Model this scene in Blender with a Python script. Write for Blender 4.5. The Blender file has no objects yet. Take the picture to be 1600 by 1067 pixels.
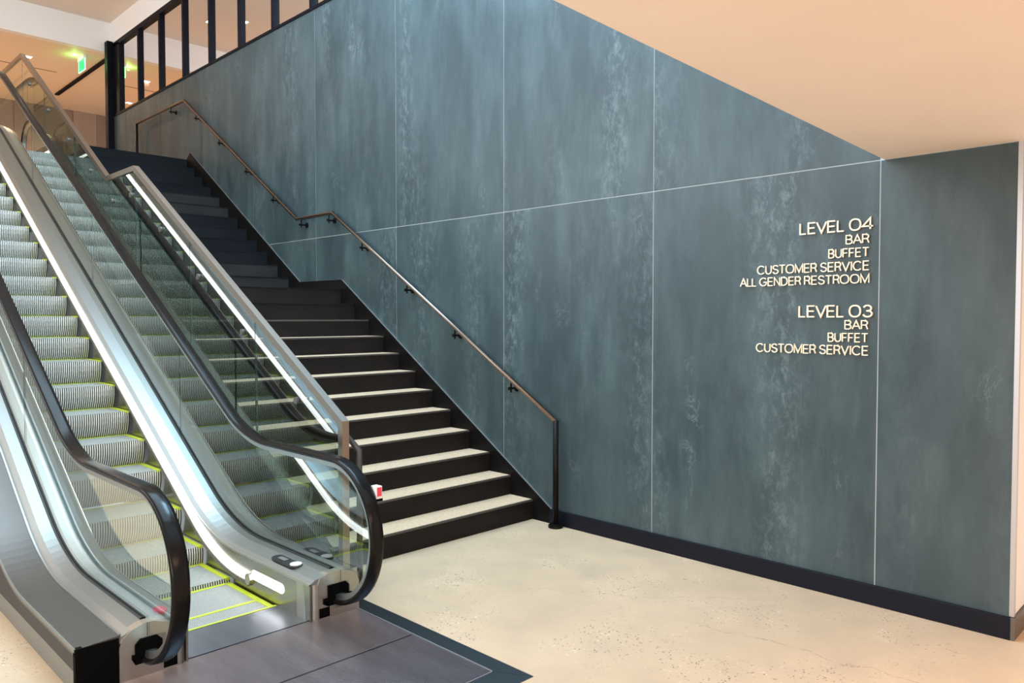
import bpy, bmesh, math, random
from mathutils import Vector, Matrix
random.seed(7)
S = bpy.context.scene
COL = S.collection
R = math.radians

# ------------------------------------------------------------------ camera
cam = bpy.data.cameras.new('camera'); cam.lens = 26.908; cam.sensor_width = 36.0; cam.sensor_fit = 'HORIZONTAL'
co = bpy.data.objects.new('camera', cam); COL.objects.link(co)
co.location = (0, -4.829, 1.75); co.rotation_euler = (R(90 - 1.796), 0, R(44.844))
cam.clip_start = 0.05; cam.clip_end = 200
S.camera = co

# ------------------------------------------------------------------ world, big lights, exposure
W = bpy.data.worlds.new('world'); S.world = W; W.use_nodes = True
W.node_tree.nodes['Background'].inputs[0].default_value = (0.80, 0.92, 1.0, 1)
W.node_tree.nodes['Background'].inputs[1].default_value = 0.6
S.view_settings.view_transform = 'Standard'; S.view_settings.look = 'None'
S.view_settings.gamma = 1; S.view_settings.exposure = 0.5; S.view_settings.use_curve_mapping = False


def area(name, loc, rot, sx, sy, power, color):
    l = bpy.data.lights.new(name, 'AREA'); l.shape = 'RECTANGLE'; l.size = sx; l.size_y = sy
    l.energy = power; l.color = color
    o = bpy.data.objects.new(name, l); COL.objects.link(o); o.location = loc; o.rotation_euler = rot
    return o


SKY = area('skylight', (-5.4, -2.6, 7.03), (0, 0, 0), 6.6, 3.8, 430, (0.56, 0.82, 1.0))
WASH = area('wall_wash', (-4.7, -0.9, 6.9), (R(-14), 0, 0), 2.4, 0.5, 150, (0.40, 0.70, 1.0))
HIGH_FILL = area('high_fill', (-8.5, -8.4, 5.0), (R(90), 0, 0), 11.0, 3.6, 330, (0.98, 0.95, 0.93))  # added fill light out of view, brightens the high ceiling and bulkhead
FLOOR_FILL = area('floor_fill', (1.0, -10.5, 1.8), (R(90), 0, R(15)), 6.0, 2.2, 270, (1.0, 0.88, 0.76))  # unseen warm fill added behind the camera to lift the floor
WARM = area('entrance_light', (1.7, -3.6, 2.6), (0, R(0), 0), 2.2, 3.6, 110, (1.0, 0.68, 0.46))
l = bpy.data.lights.new('corner_downlight_beam', 'SPOT'); l.energy = 90; l.color = (1.0, 0.52, 0.24); l.spot_size = R(80); l.spot_blend = 1.0; l.shadow_soft_size = 0.06
o = bpy.data.objects.new('corner_downlight_beam', l); COL.objects.link(o); o.location = (-0.1, -1.35, 2.66)
for x, y in ((-16.4, -1.0), (-18.3, -1.3), (-16.4, -4.0), (-18.3, -4.2), (-16.4, -6.6), (-18.3, -6.8), (-16.6, 1.6)):
    l = bpy.data.lights.new('downlight_beam', 'SPOT'); l.energy = 150; l.color = (1.0, 0.72, 0.47)
    l.spot_size = R(150); l.spot_blend = 0.6; l.shadow_soft_size = 0.05
    o = bpy.data.objects.new('downlight_beam', l); COL.objects.link(o); o.location = (x, y, 6.50)

# ------------------------------------------------------------------ materials
MAT = {}


def new_mat(name):
    m = bpy.data.materials.new(name); m.use_nodes = True
    MAT[name] = m
    return m, m.node_tree.nodes, m.node_tree.links, m.node_tree.nodes['Principled BSDF']


def plain(name, col, rough=0.5, metal=0.0, spec=0.5, noise=0.0, scale=8, stretch=(1, 1, 1), emit=None, es=1, bump=0.0):
    m, N, L, b = new_mat(name)
    b.inputs['Base Color'].default_value = (*col, 1); b.inputs['Roughness'].default_value = rough
    b.inputs['Metallic'].default_value = metal; b.inputs['Specular IOR Level'].default_value = spec
    if emit:
        b.inputs['Emission Color'].default_value = (*emit, 1); b.inputs['Emission Strength'].default_value = es
    if noise:
        tc = N.new('ShaderNodeNewGeometry'); mp = N.new('ShaderNodeMapping'); mp.inputs['Scale'].default_value = stretch
        n = N.new('ShaderNodeTexNoise'); n.inputs['Scale'].default_value = scale; n.inputs['Detail'].default_value = 6
        L.new(tc.outputs['Position'], mp.inputs[0]); L.new(mp.outputs[0], n.inputs['Vector'])
        r = N.new('ShaderNodeMapRange'); r.inputs[1].default_value = 0.3; r.inputs[2].default_value = 0.7
        r.inputs[3].default_value = 1 - noise; r.inputs[4].default_value = 1 + noise
        L.new(n.outputs[0], r.inputs[0])
        mx = N.new('ShaderNodeVectorMath'); mx.operation = 'SCALE'; mx.inputs[0].default_value = col
        L.new(r.outputs[0], mx.inputs['Scale']); L.new(mx.outputs[0], b.inputs['Base Color'])
        if bump:
            bp = N.new('ShaderNodeBump'); bp.inputs['Strength'].default_value = bump; bp.inputs['Distance'].default_value = 0.01
            L.new(n.outputs[0], bp.inputs['Height']); L.new(bp.outputs[0], b.inputs['Normal'])
    return m


def glass_mat(name, tint, refl, ior=1.55, rough=0.0):
    m = bpy.data.materials.new(name); m.use_nodes = True; MAT[name] = m
    N, L = m.node_tree.nodes, m.node_tree.links
    N.clear()
    out = N.new('ShaderNodeOutputMaterial'); mix = N.new('ShaderNodeMixShader')
    tr = N.new('ShaderNodeBsdfTransparent'); tr.inputs[0].default_value = (*tint, 1)
    gl = N.new('ShaderNodeBsdfGlossy'); gl.inputs['Roughness'].default_value = rough
    gl.inputs['Color'].default_value = (0.93, 1.0, 0.98, 1)
    fr = N.new('ShaderNodeFresnel'); fr.inputs[0].default_value = ior
    ge = N.new('ShaderNodeNewGeometry')
    a = N.new('ShaderNodeMath'); a.operation = 'MULTIPLY'; a.inputs[1].default_value = refl; a.use_clamp = True
    s = N.new('ShaderNodeMath'); s.operation = 'SUBTRACT'; s.inputs[0].default_value = 1
    c = N.new('ShaderNodeMath'); c.operation = 'MULTIPLY'
    L.new(fr.outputs[0], a.inputs[0]); L.new(ge.outputs['Backfacing'], s.inputs[1])
    L.new(a.outputs[0], c.inputs[0]); L.new(s.outputs[0], c.inputs[1])
    L.new(c.outputs[0], mix.inputs[0]); L.new(tr.outputs[0], mix.inputs[1]); L.new(gl.outputs[0], mix.inputs[2])
    L.new(mix.outputs[0], out.inputs[0])
    return m


# patinated blue-green wall panels
def wall_panel_mat():
    m, N, L, b = new_mat('patina_panel')
    g = N.new('ShaderNodeNewGeometry'); oi = N.new('ShaderNodeObjectInfo')
    sc = N.new('ShaderNodeVectorMath'); sc.operation = 'SCALE'; sc.inputs[0].default_value = (37, 11, 53)
    L.new(oi.outputs['Random'], sc.inputs['Scale'])
    ad = N.new('ShaderNodeVectorMath'); ad.operation = 'ADD'
    L.new(g.outputs['Position'], ad.inputs[0]); L.new(sc.outputs[0], ad.inputs[1])

    def noise(scale, stretch, detail=8, rough=0.6, dist=0.0):
        mp = N.new('ShaderNodeMapping'); mp.inputs['Scale'].default_value = stretch
        n = N.new('ShaderNodeTexNoise'); n.inputs['Scale'].default_value = scale
        n.inputs['Detail'].default_value = detail; n.inputs['Roughness'].default_value = rough
        n.inputs['Distortion'].default_value = dist
        L.new(ad.outputs[0], mp.inputs[0]); L.new(mp.outputs[0], n.inputs['Vector'])
        return n.outputs[0]

    def ramp(src, a, bb, lo=0, hi=1):
        r = N.new('ShaderNodeMapRange'); r.inputs[1].default_value = a; r.inputs[2].default_value = bb
        r.inputs[3].default_value = lo; r.inputs[4].default_value = hi; L.new(src, r.inputs[0]); return r.outputs[0]

    def mul(x, y):
        k = N.new('ShaderNodeMath'); k.operation = 'MULTIPLY'; L.new(x, k.inputs[0])
        if isinstance(y, float): k.inputs[1].default_value = y
        else: L.new(y, k.inputs[1])
        return k.outputs[0]

    def mixc(f, c1, c2):
        k = N.new('ShaderNodeMix'); k.data_type = 'RGBA'; L.new(f, k.inputs[0])
        if isinstance(c1, tuple): k.inputs[6].default_value = (*c1, 1)
        else: L.new(c1, k.inputs[6])
        k.inputs[7].default_value = (*c2, 1)
        return k.outputs[2]
    base = mixc(ramp(noise(0.9, (1, 1, 0.7), 6, 0.6), 0.3, 0.7), (0.024, 0.042, 0.050), (0.040, 0.065, 0.074))
    base = mixc(ramp(noise(3.2, (1.3, 1, 0.35), 9, 0.65), 0.42, 0.74, 0, 0.85), base, (0.070, 0.106, 0.116))
    # streaky, chalky patina gathered in vertical bands
    band = ramp(noise(1.25, (1.5, 1, 0.13), 4, 0.5), 0.50, 0.66)
    fine = ramp(noise(15, (1.2, 1, 0.6), 14, 0.82, 0.3), 0.48, 0.64)
    base = mixc(mul(mul(band, fine), 0.55), base, (0.19, 0.25, 0.265))
    veinn = noise(3.0, (1, 1, 0.5), 8, 0.7, 1.6)
    v1 = ramp(veinn, 0.485, 0.5); v2 = ramp(veinn, 0.515, 0.5)
    base = mixc(mul(mul(mul(v1, v2), ramp(noise(1.7, (1.4, 1, 0.5), 3), 0.60, 0.74)), 0.45), base, (0.28, 0.34, 0.35))
    base = mixc(ramp(noise(1.9, (1, 1, 0.8), 5), 0.55, 0.8, 0, 0.5), base, (0.020, 0.033, 0.048))
    L.new(base, b.inputs['Base Color'])
    L.new(ramp(noise(4, (1, 1, 0.4)), 0.3, 0.7, 0.33, 0.46), b.inputs['Roughness'])
    b.inputs['Specular IOR Level'].default_value = 0.45
    bp = N.new('ShaderNodeBump'); bp.inputs['Strength'].default_value = 0.05; bp.inputs['Distance'].default_value = 0.01
    L.new(noise(22, (1, 1, 0.5)), bp.inputs['Height']); L.new(bp.outputs[0], b.inputs['Normal'])


wall_panel_mat()


def floor_mat():
    m, N, L, b = new_mat('polished_concrete')
    g = N.new('ShaderNodeNewGeometry')

    def noise(scale, detail=6, rough=0.55, vec=None, dist=0):
        n = N.new('ShaderNodeTexNoise'); n.inputs['Scale'].default_value = scale; n.inputs['Detail'].default_value = detail
        n.inputs['Roughness'].default_value = rough; n.inputs['Distortion'].default_value = dist
        L.new(g.outputs['Position'], n.inputs['Vector']); return n.outputs[0]

    def ramp(src, a, bb, lo=0, hi=1):
        r = N.new('ShaderNodeMapRange'); r.inputs[1].default_value = a; r.inputs[2].default_value = bb
        r.inputs[3].default_value = lo; r.inputs[4].default_value = hi; L.new(src, r.inputs[0]); return r.outputs[0]

    def mul(x, y):
        k = N.new('ShaderNodeMath'); k.operation = 'MULTIPLY'; L.new(x, k.inputs[0])
        if isinstance(y, float): k.inputs[1].default_value = y
        else: L.new(y, k.inputs[1])
        return k.outputs[0]

    def mixc(f, c1, c2):
        k = N.new('ShaderNodeMix'); k.data_type = 'RGBA'; L.new(f, k.inputs[0])
        if isinstance(c1, tuple): k.inputs[6].default_value = (*c1, 1)
        else: L.new(c1, k.inputs[6])
        k.inputs[7].default_value = (*c2, 1)
        return k.outputs[2]
    c = mixc(ramp(noise(0.8, 7), 0.3, 0.7), (0.50, 0.358, 0.235), (0.61, 0.44, 0.292))
    c = mixc(ramp(noise(3.5, 8), 0.45, 0.75, 0, 0.5), c, (0.43, 0.315, 0.225))
    patch = ramp(noise(1.6, 4), 0.46, 0.60)
    vo = N.new('ShaderNodeTexVoronoi'); vo.inputs['Scale'].default_value = 48; vo.inputs['Randomness'].default_value = 1
    L.new(g.outputs['Position'], vo.inputs['Vector'])
    spots = mul(ramp(vo.outputs['Distance'], 0.30, 0.18), ramp(noise(22, 3), 0.46, 0.54))
    c = mixc(mul(mul(spots, patch), 0.95), c, (0.12, 0.085, 0.055))
    vo2 = N.new('ShaderNodeTexVoronoi'); vo2.inputs['Scale'].default_value = 38
    L.new(g.outputs['Position'], vo2.inputs['Vector'])
    c = mixc(mul(mul(ramp(vo2.outputs['Distance'], 0.28, 0.16), ramp(noise(15, 3), 0.52, 0.58)), mul(patch, 0.6)), c, (0.74, 0.66, 0.54))
    # two hairline cracks: distance from wavering lines
    sp = N.new('ShaderNodeSeparateXYZ'); L.new(g.outputs['Position'], sp.inputs[0])

    def crack(x0, y0, x1, y1, w):
        n = noise(1.7, 8, 0.6)
        sl = (y1 - y0) / (x1 - x0)
        a = N.new('ShaderNodeMath'); a.operation = 'MULTIPLY_ADD'; L.new(sp.outputs[0], a.inputs[0]); a.inputs[1].default_value = -sl
        a.inputs[2].default_value = sl * x0 - y0
        s = N.new('ShaderNodeMath'); s.operation = 'ADD'; L.new(a.outputs[0], s.inputs[0]); L.new(sp.outputs[1], s.inputs[1])
        nn = N.new('ShaderNodeMath'); nn.operation = 'MULTIPLY_ADD'; L.new(n, nn.inputs[0]); nn.inputs[1].default_value = 0.45; nn.inputs[2].default_value = -0.225
        t = N.new('ShaderNodeMath'); t.operation = 'ADD'; L.new(s.outputs[0], t.inputs[0]); L.new(nn.outputs[0], t.inputs[1])
        ab = N.new('ShaderNodeMath'); ab.operation = 'ABSOLUTE'; L.new(t.outputs[0], ab.inputs[0])
        f = ramp(ab.outputs[0], w, w * 0.2)
        return mul(mul(f, ramp(sp.outputs[0], x0 - 0.05, x0 + 0.05)), ramp(sp.outputs[0], x1 + 0.05, x1 - 0.05))
    c = mixc(mul(crack(-3.4, -1.34, -2.2, -0.42, 0.004), 0.55), c, (0.22, 0.16, 0.11))
    c = mixc(mul(crack(-2.3, -1.02, -0.9, -0.86, 0.004), 0.6), c, (0.20, 0.14, 0.09))
    L.new(c, b.inputs['Base Color'])
    L.new(ramp(noise(5), 0.3, 0.7, 0.34, 0.5), b.inputs['Roughness'])
    b.inputs['Specular IOR Level'].default_value = 0.4


floor_mat()


def brushed(name, col, rough, stretch, amt=0.12, metal=1.0, spec=0.5):
    m, N, L, b = new_mat(name)
    b.inputs['Metallic'].default_value = metal; b.inputs['Specular IOR Level'].default_value = spec
    g = N.new('ShaderNodeNewGeometry'); mp = N.new('ShaderNodeMapping'); mp.inputs['Scale'].default_value = stretch
    n = N.new('ShaderNodeTexNoise'); n.inputs['Scale'].default_value = 6; n.inputs['Detail'].default_value = 4
    L.new(g.outputs['Position'], mp.inputs[0]); L.new(mp.outputs[0], n.inputs['Vector'])
    r = N.new('ShaderNodeMapRange'); r.inputs[1].default_value = .3; r.inputs[2].default_value = .7
    r.inputs[3].default_value = rough - amt * .5; r.inputs[4].default_value = rough + amt
    L.new(n.outputs[0], r.inputs[0]); L.new(r.outputs[0], b.inputs['Roughness'])
    r2 = N.new('ShaderNodeMapRange'); r2.inputs[1].default_value = .3; r2.inputs[2].default_value = .7
    r2.inputs[3].default_value = 0.88; r2.inputs[4].default_value = 1.1
    L.new(n.outputs[0], r2.inputs[0])
    mx = N.new('ShaderNodeVectorMath'); mx.operation = 'SCALE'; mx.inputs[0].default_value = col
    L.new(r2.outputs[0], mx.inputs['Scale']); L.new(mx.outputs[0], b.inputs['Base Color'])
    return m


plain('peach_paint', (0.95, 0.85, 0.76), 0.6, noise=0.02, scale=2)
plain('white_paint', (0.84, 0.83, 0.82), 0.6)
plain('upper_ceiling_paint', (0.80, 0.70, 0.60), 0.6)
plain('tan_ceiling_paint', (0.80, 0.66, 0.52), 0.6)
plain('seam_metal', (0.42, 0.47, 0.50), 0.5)
plain('bracket_metal', (0.16, 0.15, 0.145), 0.35, metal=0.8)
plain('edge_trim', (0.50, 0.50, 0.52), 0.35, metal=0.8)
plain('black_satin', (0.006, 0.005, 0.005), 0.42, spec=0.12, noise=0.2, scale=5)
plain('black_frame', (0.004, 0.004, 0.008), 0.5, spec=0.1)
plain('baseboard_black', (0.005, 0.006, 0.012), 0.4, spec=0.2)
plain('riser_black', (0.011, 0.008, 0.007), 0.55, spec=0.2, noise=0.25, scale=4, stretch=(1, 1, 2))
plain('riser_slate', (0.007, 0.008, 0.010), 0.6, spec=0.12, noise=0.3, scale=3, stretch=(1, .5, 2))
plain('riser_grey', (0.020, 0.018, 0.018), 0.6, spec=0.15, noise=0.3, scale=3, stretch=(1, .5, 2))
plain('tread_stone', (0.62, 0.435, 0.285), 0.55, noise=0.10, scale=40)
plain('nosing_edge', (0.075, 0.065, 0.055), 0.5, noise=0.15, scale=20)
plain('rubber_black', (0.008, 0.007, 0.007), 0.18, spec=0.14)
plain('gasket', (0.02, 0.022, 0.025), 0.35)
plain('void_black', (0.002, 0.002, 0.002), 0.7, spec=0.05)
plain('steel', (0.40, 0.43, 0.44), 0.38, metal=1.0)
plain('steel_satin', (0.54, 0.50, 0.45), 0.38, metal=1.0)
plain('skirt_metal', (0.40, 0.38, 0.33), 0.27, metal=1.0)
plain('outer_deck', (0.15, 0.137, 0.13), 0.42, metal=0.8)
plain('dark_cladding', (0.022, 0.022, 0.026), 0.45, spec=.3)
plain('grey_plinth', (0.20, 0.20, 0.18), 0.45, metal=.3)
plain('bronze', (0.34, 0.28, 0.235), 0.33, metal=1.0)
plain('rail_bronze', (0.20, 0.165, 0.145), 0.25, metal=1.0)
plain('dark_bronze', (0.05, 0.04, 0.035), 0.3)
plain('plate_metal', (0.27, 0.28, 0.33), 0.33, metal=1.0, noise=0.12, scale=3, stretch=(.6, 4, 1))
plain('plate_frame', (0.17, 0.20, 0.22), 0.3, metal=1.0)
plain('step_metal', (0.62, 0.61, 0.56), 0.42, metal=0.25)
plain('step_groove', (0.045, 0.045, 0.04), 0.5)
plain('safety_yellow', (0.52, 0.58, 0.03), 0.45)
plain('brush_bristle', (0.16, 0.14, 0.13), 0.8, noise=0.3, scale=60)
plain('led_white', (0.9, 0.9, 0.9), 0.4, emit=(1.0, 0.985, 0.94), es=2.3)
plain('lamp_white', (0.9, 0.9, 0.9), 0.4, emit=(1.0, 0.93, 0.80), es=5)
plain('sign_green', (0.02, 0.5, 0.15), 0.4, emit=(0.01, 0.80, 0.20), es=1.2)
plain('sign_dark', (0.0, 0.25, 0.08), 0.4, emit=(0.0, 0.30, 0.08), es=1.0)
plain('sign_edge', (0.3, 1.0, 0.5), 0.4, emit=(0.45, 1.0, 0.55), es=1.6)
plain('letter_cream', (0.86, 0.74, 0.56), 0.4)
plain('red_vinyl', (0.75, 0.06, 0.10), 0.4)
plain('white_plastic', (0.82, 0.84, 0.85), 0.3)
plain('panel_brown', (0.24, 0.17, 0.125), 0.5, noise=0.12, scale=3, stretch=(1, 1, .1))
plain('panel_brown_light', (0.33, 0.24, 0.18), 0.5, noise=0.12, scale=3, stretch=(1, 1, .1))
plain('upper_floor', (0.42, 0.31, 0.22), 0.5)
glass_mat('balustrade_glass', (0.85, 0.90, 0.86), 2.3)
glass_mat('stair_glass', (0.76, 0.78, 0.74), 2.3)
plain('glass_edge', (0.03, 0.06, 0.058), 0.2)
mm = plain('mirror_pane', (0.92, 0.85, 0.84), 0.02, metal=1.0)


# ------------------------------------------------------------------ helpers
def link(name, mesh, parent=None, smooth=False):
    o = bpy.data.objects.new(name, mesh); COL.objects.link(o)
    if parent: o.parent = parent
    if smooth:
        for p in mesh.polygons: p.use_smooth = True
    return o


def obj(name, bm, mats, parent=None, smooth=False):
    bmesh.ops.remove_doubles(bm, verts=bm.verts, dist=1e-6)
    bmesh.ops.recalc_face_normals(bm, faces=bm.faces)
    me = bpy.data.meshes.new(name); bm.to_mesh(me); bm.free()
    for m in (mats if isinstance(mats, (list, tuple)) else [mats]): me.materials.append(MAT[m])
    return link(name, me, parent, smooth)


def box(bm, x0, x1, y0, y1, z0, z1, mi=0, bevel=0.0):
    v = [bm.verts.new((x, y, z)) for x in (x0, x1) for y in (y0, y1) for z in (z0, z1)]
    fs = []
    for f in ((0, 1, 3, 2), (4, 6, 7, 5), (0, 4, 5, 1), (2, 3, 7, 6), (0, 2, 6, 4), (1, 5, 7, 3)):
        q = bm.faces.new([v[i] for i in f]); q.material_index = mi; fs.append(q)
    if bevel:
        es = list({e for f in fs for e in f.edges})
        bmesh.ops.bevel(bm, geom=es, offset=bevel, segments=2, affect='EDGES', profile=0.5)
    return bm


def bx(name, x0, x1, y0, y1, z0, z1, mat, parent=None, bevel=0.0):
    return obj(name, box(bmesh.new(), x0, x1, y0, y1, z0, z1, bevel=bevel), mat, parent)


def extr(bm, pts, axis, a0, a1, mi=0, side_mi=None):
    """polygon pts in the plane perpendicular to axis, extruded from a0 to a1. axis 'Y': pts (x,z); 'X': (y,z); 'Z': (x,y)"""
    def P(p, a):
        return {'Y': (p[0], a, p[1]), 'X': (a, p[0], p[1]), 'Z': (p[0], p[1], a)}[axis]
    A = [bm.verts.new(P(p, a0)) for p in pts]; B = [bm.verts.new(P(p, a1)) for p in pts]
    fa = bm.faces.new(A); fb = bm.faces.new(B[::-1]); fa.material_index = fb.material_index = mi
    n = len(pts)
    for i in range(n):
        f = bm.faces.new([A[i], B[i], B[(i + 1) % n], A[(i + 1) % n]])
        f.material_index = mi if side_mi is None else side_mi
    bmesh.ops.triangulate(bm, faces=[fa, fb])
    return bm


def strip_pane(bm, xs, lo, hi, y0, y1, mi=0, edge=1):
    """vertical pane following curves lo(x), hi(x)"""
    n = len(xs)
    g = {}
    for j, y in enumerate((y0, y1)):
        for i, x in enumerate(xs):
            g[j, i, 0] = bm.verts.new((x, y, lo(x))); g[j, i, 1] = bm.verts.new((x, y, hi(x)))
    for i in range(n - 1):
        for j in (0, 1):
            bm.faces.new([g[j, i, 0], g[j, i + 1, 0], g[j, i + 1, 1], g[j, i, 1]]).material_index = mi
        for k in (0, 1):
            bm.faces.new([g[0, i, k], g[1, i, k], g[1, i + 1, k], g[0, i + 1, k]]).material_index = edge
    for i in (0, n - 1):
        bm.faces.new([g[0, i, 0], g[0, i, 1], g[1, i, 1], g[1, i, 0]]).material_index = edge
    return bm


def fillet(pts, T, seg=10):
    """round the inner corners of a polyline; T = tangent length(s)"""
    out = [Vector(pts[0])]
    for i in range(1, len(pts) - 1):
        t = T[i - 1] if isinstance(T, (list, tuple)) else T
        p = Vector(pts[i]); a = (Vector(pts[i - 1]) - p).normalized(); b = (Vector(pts[i + 1]) - p).normalized()
        p0 = p + a * t; p1 = p + b * t
        if t <= 0: out.append(p); continue
        # circular arc
        ang = a.angle(b); r = t * math.tan(ang / 2); c = p + (a + b).normalized() * (r / math.sin(ang / 2))
        v0 = p0 - c; v1 = p1 - c; th = v0.angle(v1)
        for k in range(seg + 1):
            s = k / seg
            out.append(c + (v0 * math.sin((1 - s) * th) + v1 * math.sin(s * th)) / math.sin(th))
    out.append(Vector(pts[-1]))
    return [(p.x, p.y) for p in out]


def sweep(path, sec, closed=True, bm=None, caps=True, mi=0):
    """sweep a section [(y, n)] along a path [(x,z)]; n is along the path's outward normal"""
    bm = bm or bmesh.new(); rings = []
    n = len(path)
    for i, (x, z) in enumerate(path):
        if i == 0: d0 = d1 = Vector(path[1]) - Vector(path[0])
        elif i == n - 1: d0 = d1 = Vector(path[-1]) - Vector(path[-2])
        else: d0 = Vector(path[i]) - Vector(path[i - 1]); d1 = Vector(path[i + 1]) - Vector(path[i])
        d0.normalize(); d1.normalize(); d = (d0 + d1).normalized(); k = 1 / max(0.5, d.dot(d0))
        nx, nz = d.y * k, -d.x * k
        rings.append([bm.verts.new((x + nx * s[1], s[0], z + nz * s[1])) for s in sec])
    m = len(sec)
    for i in range(n - 1):
        for j in range(m if closed else m - 1):
            f = bm.faces.new([rings[i][j], rings[i][(j + 1) % m], rings[i + 1][(j + 1) % m], rings[i + 1][j]]); f.material_index = mi
    if closed and caps:
        bm.faces.new(rings[0][::-1]).material_index = mi; bm.faces.new(rings[-1]).material_index = mi
    return bm


def tube(bm, pts, r, seg=12):
    """round tube along 3-D points with mitred corners"""
    P = [Vector(p) for p in pts]; rings = []
    for i, p in enumerate(P):
        a = (P[i] - P[i - 1]).normalized() if i else (P[1] - P[0]).normalized()
        b = (P[i + 1] - P[i]).normalized() if i < len(P) - 1 else a
        d = (a + b).normalized()
        k = 1 / max(0.3, d.dot(a))
        up = Vector((0, 1, 0)) if abs(d.y) < 0.9 else Vector((1, 0, 0))
        u = d.cross(up).normalized(); v = d.cross(u).normalized()
        # stretch only in the bend plane
        bend = (b - a)
        ring = []
        for s in range(seg):
            t = 2 * math.pi * s / seg; o = u * math.cos(t) * r + v * math.sin(t) * r
            if bend.length > 1e-4:
                bn = bend.normalized(); bn = (bn - d * bn.dot(d)).normalized()
                o += bn * o.dot(bn) * (k - 1)
            ring.append(bm.verts.new(p + o))
        rings.append(ring)
    for i in range(len(P) - 1):
        for s in range(seg):
            bm.faces.new([rings[i][s], rings[i][(s + 1) % seg], rings[i + 1][(s + 1) % seg], rings[i + 1][s]])
    bm.faces.new(rings[0]); bm.faces.new(rings[-1][::-1])
    return bm


def interp(path):
    P = sorted(path)

    def f(x):
        if x <= P[0][0]: return P[0][1]
        for i in range(len(P) - 1):
            if x <= P[i + 1][0]:
                t = (x - P[i][0]) / max(1e-9, P[i + 1][0] - P[i][0]); return P[i][1] * (1 - t) + P[i + 1][1] * t
        return P[-1][1]
    return f


def empty(name, loc, label, cat, group=None):
    o = bpy.data.objects.new(name, None); COL.objects.link(o); o.location = loc
    o['label'] = label; o['category'] = cat
    if group: o['group'] = group
    o.empty_display_size = 0.1
    return o


def put(o, root):
    """parent a mesh built in world coordinates under a root placed elsewhere"""
    o.parent = root; o.matrix_parent_inverse = Matrix.Translation(root.location).inverted(); return o


def tag(o, label=None, cat=None, group=None, kind=None):
    if label: o['label'] = label
    if cat: o['category'] = cat
    if group: o['group'] = group
    if kind: o['kind'] = kind
    return o


def struct(o, label=None):
    o['kind'] = 'structure'
    if label: o['label'] = label
    return o


# ------------------------------------------------------------------ dimensions
RISE = 0.1725; RUN = 0.275; X0 = -4.53; LAND = 12 * RISE; TOP = 24 * RISE      # stairs
NX1 = [X0 - RUN * 0.992 * i for i in range(12)]                                # nosings of the lower flight
NX2 = [-8.70 - 0.276 * i for i in range(12)]                                   # upper flight
NX2[0] = -8.70
CEIL_LOW = 2.692; CEIL_HI = 7.09; CEIL_FAR = 6.56
WX = [-0.97, -1.689, -3.311, -4.909, -6.505, -8.085, -9.65, -11.22, -12.80, -14.36, -14.95]
WALLTOP = 5.375

# ------------------------------------------------------------------ room shell
struct(bx('floor', -16, 7, -11, 4, -0.12, 0, 'polished_concrete'), 'beige polished concrete floor with pebbly aggregate patches and hairline cracks')
# escalator pit is boxed below the floor by the escalator's own plate; the floor is cut there
fl = bpy.data.objects['floor']
bm = bmesh.new()
for (a, b_, c, d) in ((-16, 7, -2.148, 4), (-16, 7, -11, -3.72), (-2.52, 7, -3.72, -2.148)):
    box(bm, a, b_, c, d, -0.12, 0)
bm.to_mesh(fl.data); bm.free(); fl.data.materials.clear(); fl.data.materials.append(MAT['polished_concrete'])

wall = struct(bx('wall_back', -14.95, -0.985, 0.003, 0.30, 0, WALLTOP, 'seam_metal'), 'tall wall clad in blue-green patinated panels')
G = 0.0035
for i in range(len(WX) - 1):
    x1, x0 = WX[i], WX[i + 1]
    for (z0, z1) in ((0.10, CEIL_LOW - G), (CEIL_LOW + G, WALLTOP)):
        if z0 > 1 and i == 0: continue
        bx('wall_panel', x0 + G, x1 - G, 0.0, 0.014, z0, z1, 'patina_panel', wall)
bx('edge_strip', -0.985, -0.962, -0.003, 0.03, 0.125, CEIL_LOW, 'edge_trim', wall)
bx('end_panel', -0.985, -0.968, 0.03, 0.30, 0.125, CEIL_LOW, 'white_paint', wall)
bx('sill_trim', -14.95, -1.6, -0.012, 0.14, WALLTOP, WALLTOP + 0.035, 'black_frame', wall)

bb = struct(bx('baseboard_back', -4.33, -0.975, -0.024, 0.0, 0, 0.122, 'baseboard_black', bevel=0.002))
bx('end_board', -0.985, -0.955, -0.02, 0.30, 0, 0.122, 'outer_deck', bb)

# wall above the mirrored windows, and the wall beyond the corner on the right
struct(bx('wall_upper', -15.1, -1.55, 0.0, 0.3, 6.70, CEIL_HI, 'white_paint'))
struct(bx('wall_right', -1.02, 7, 0.42, 0.55, 0, CEIL_LOW, 'white_paint'))

# low ceiling slab at the right, its edge facing the stair void
bm = bmesh.new()
extr(bm, [(-1.689, 0.5), (7, 0.5), (7, -8.5), (-1.31, -8.5)], 'Z', CEIL_LOW, CEIL_LOW + 0.35)
struct(obj('ceiling', bm, 'peach_paint'), 'low peach-painted ceiling over the entrance')
struct(bx('wall_front', -1.45, -1.2, -8.5, 0.0, CEIL_LOW + 0.35, CEIL_HI, 'white_paint'))
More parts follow.
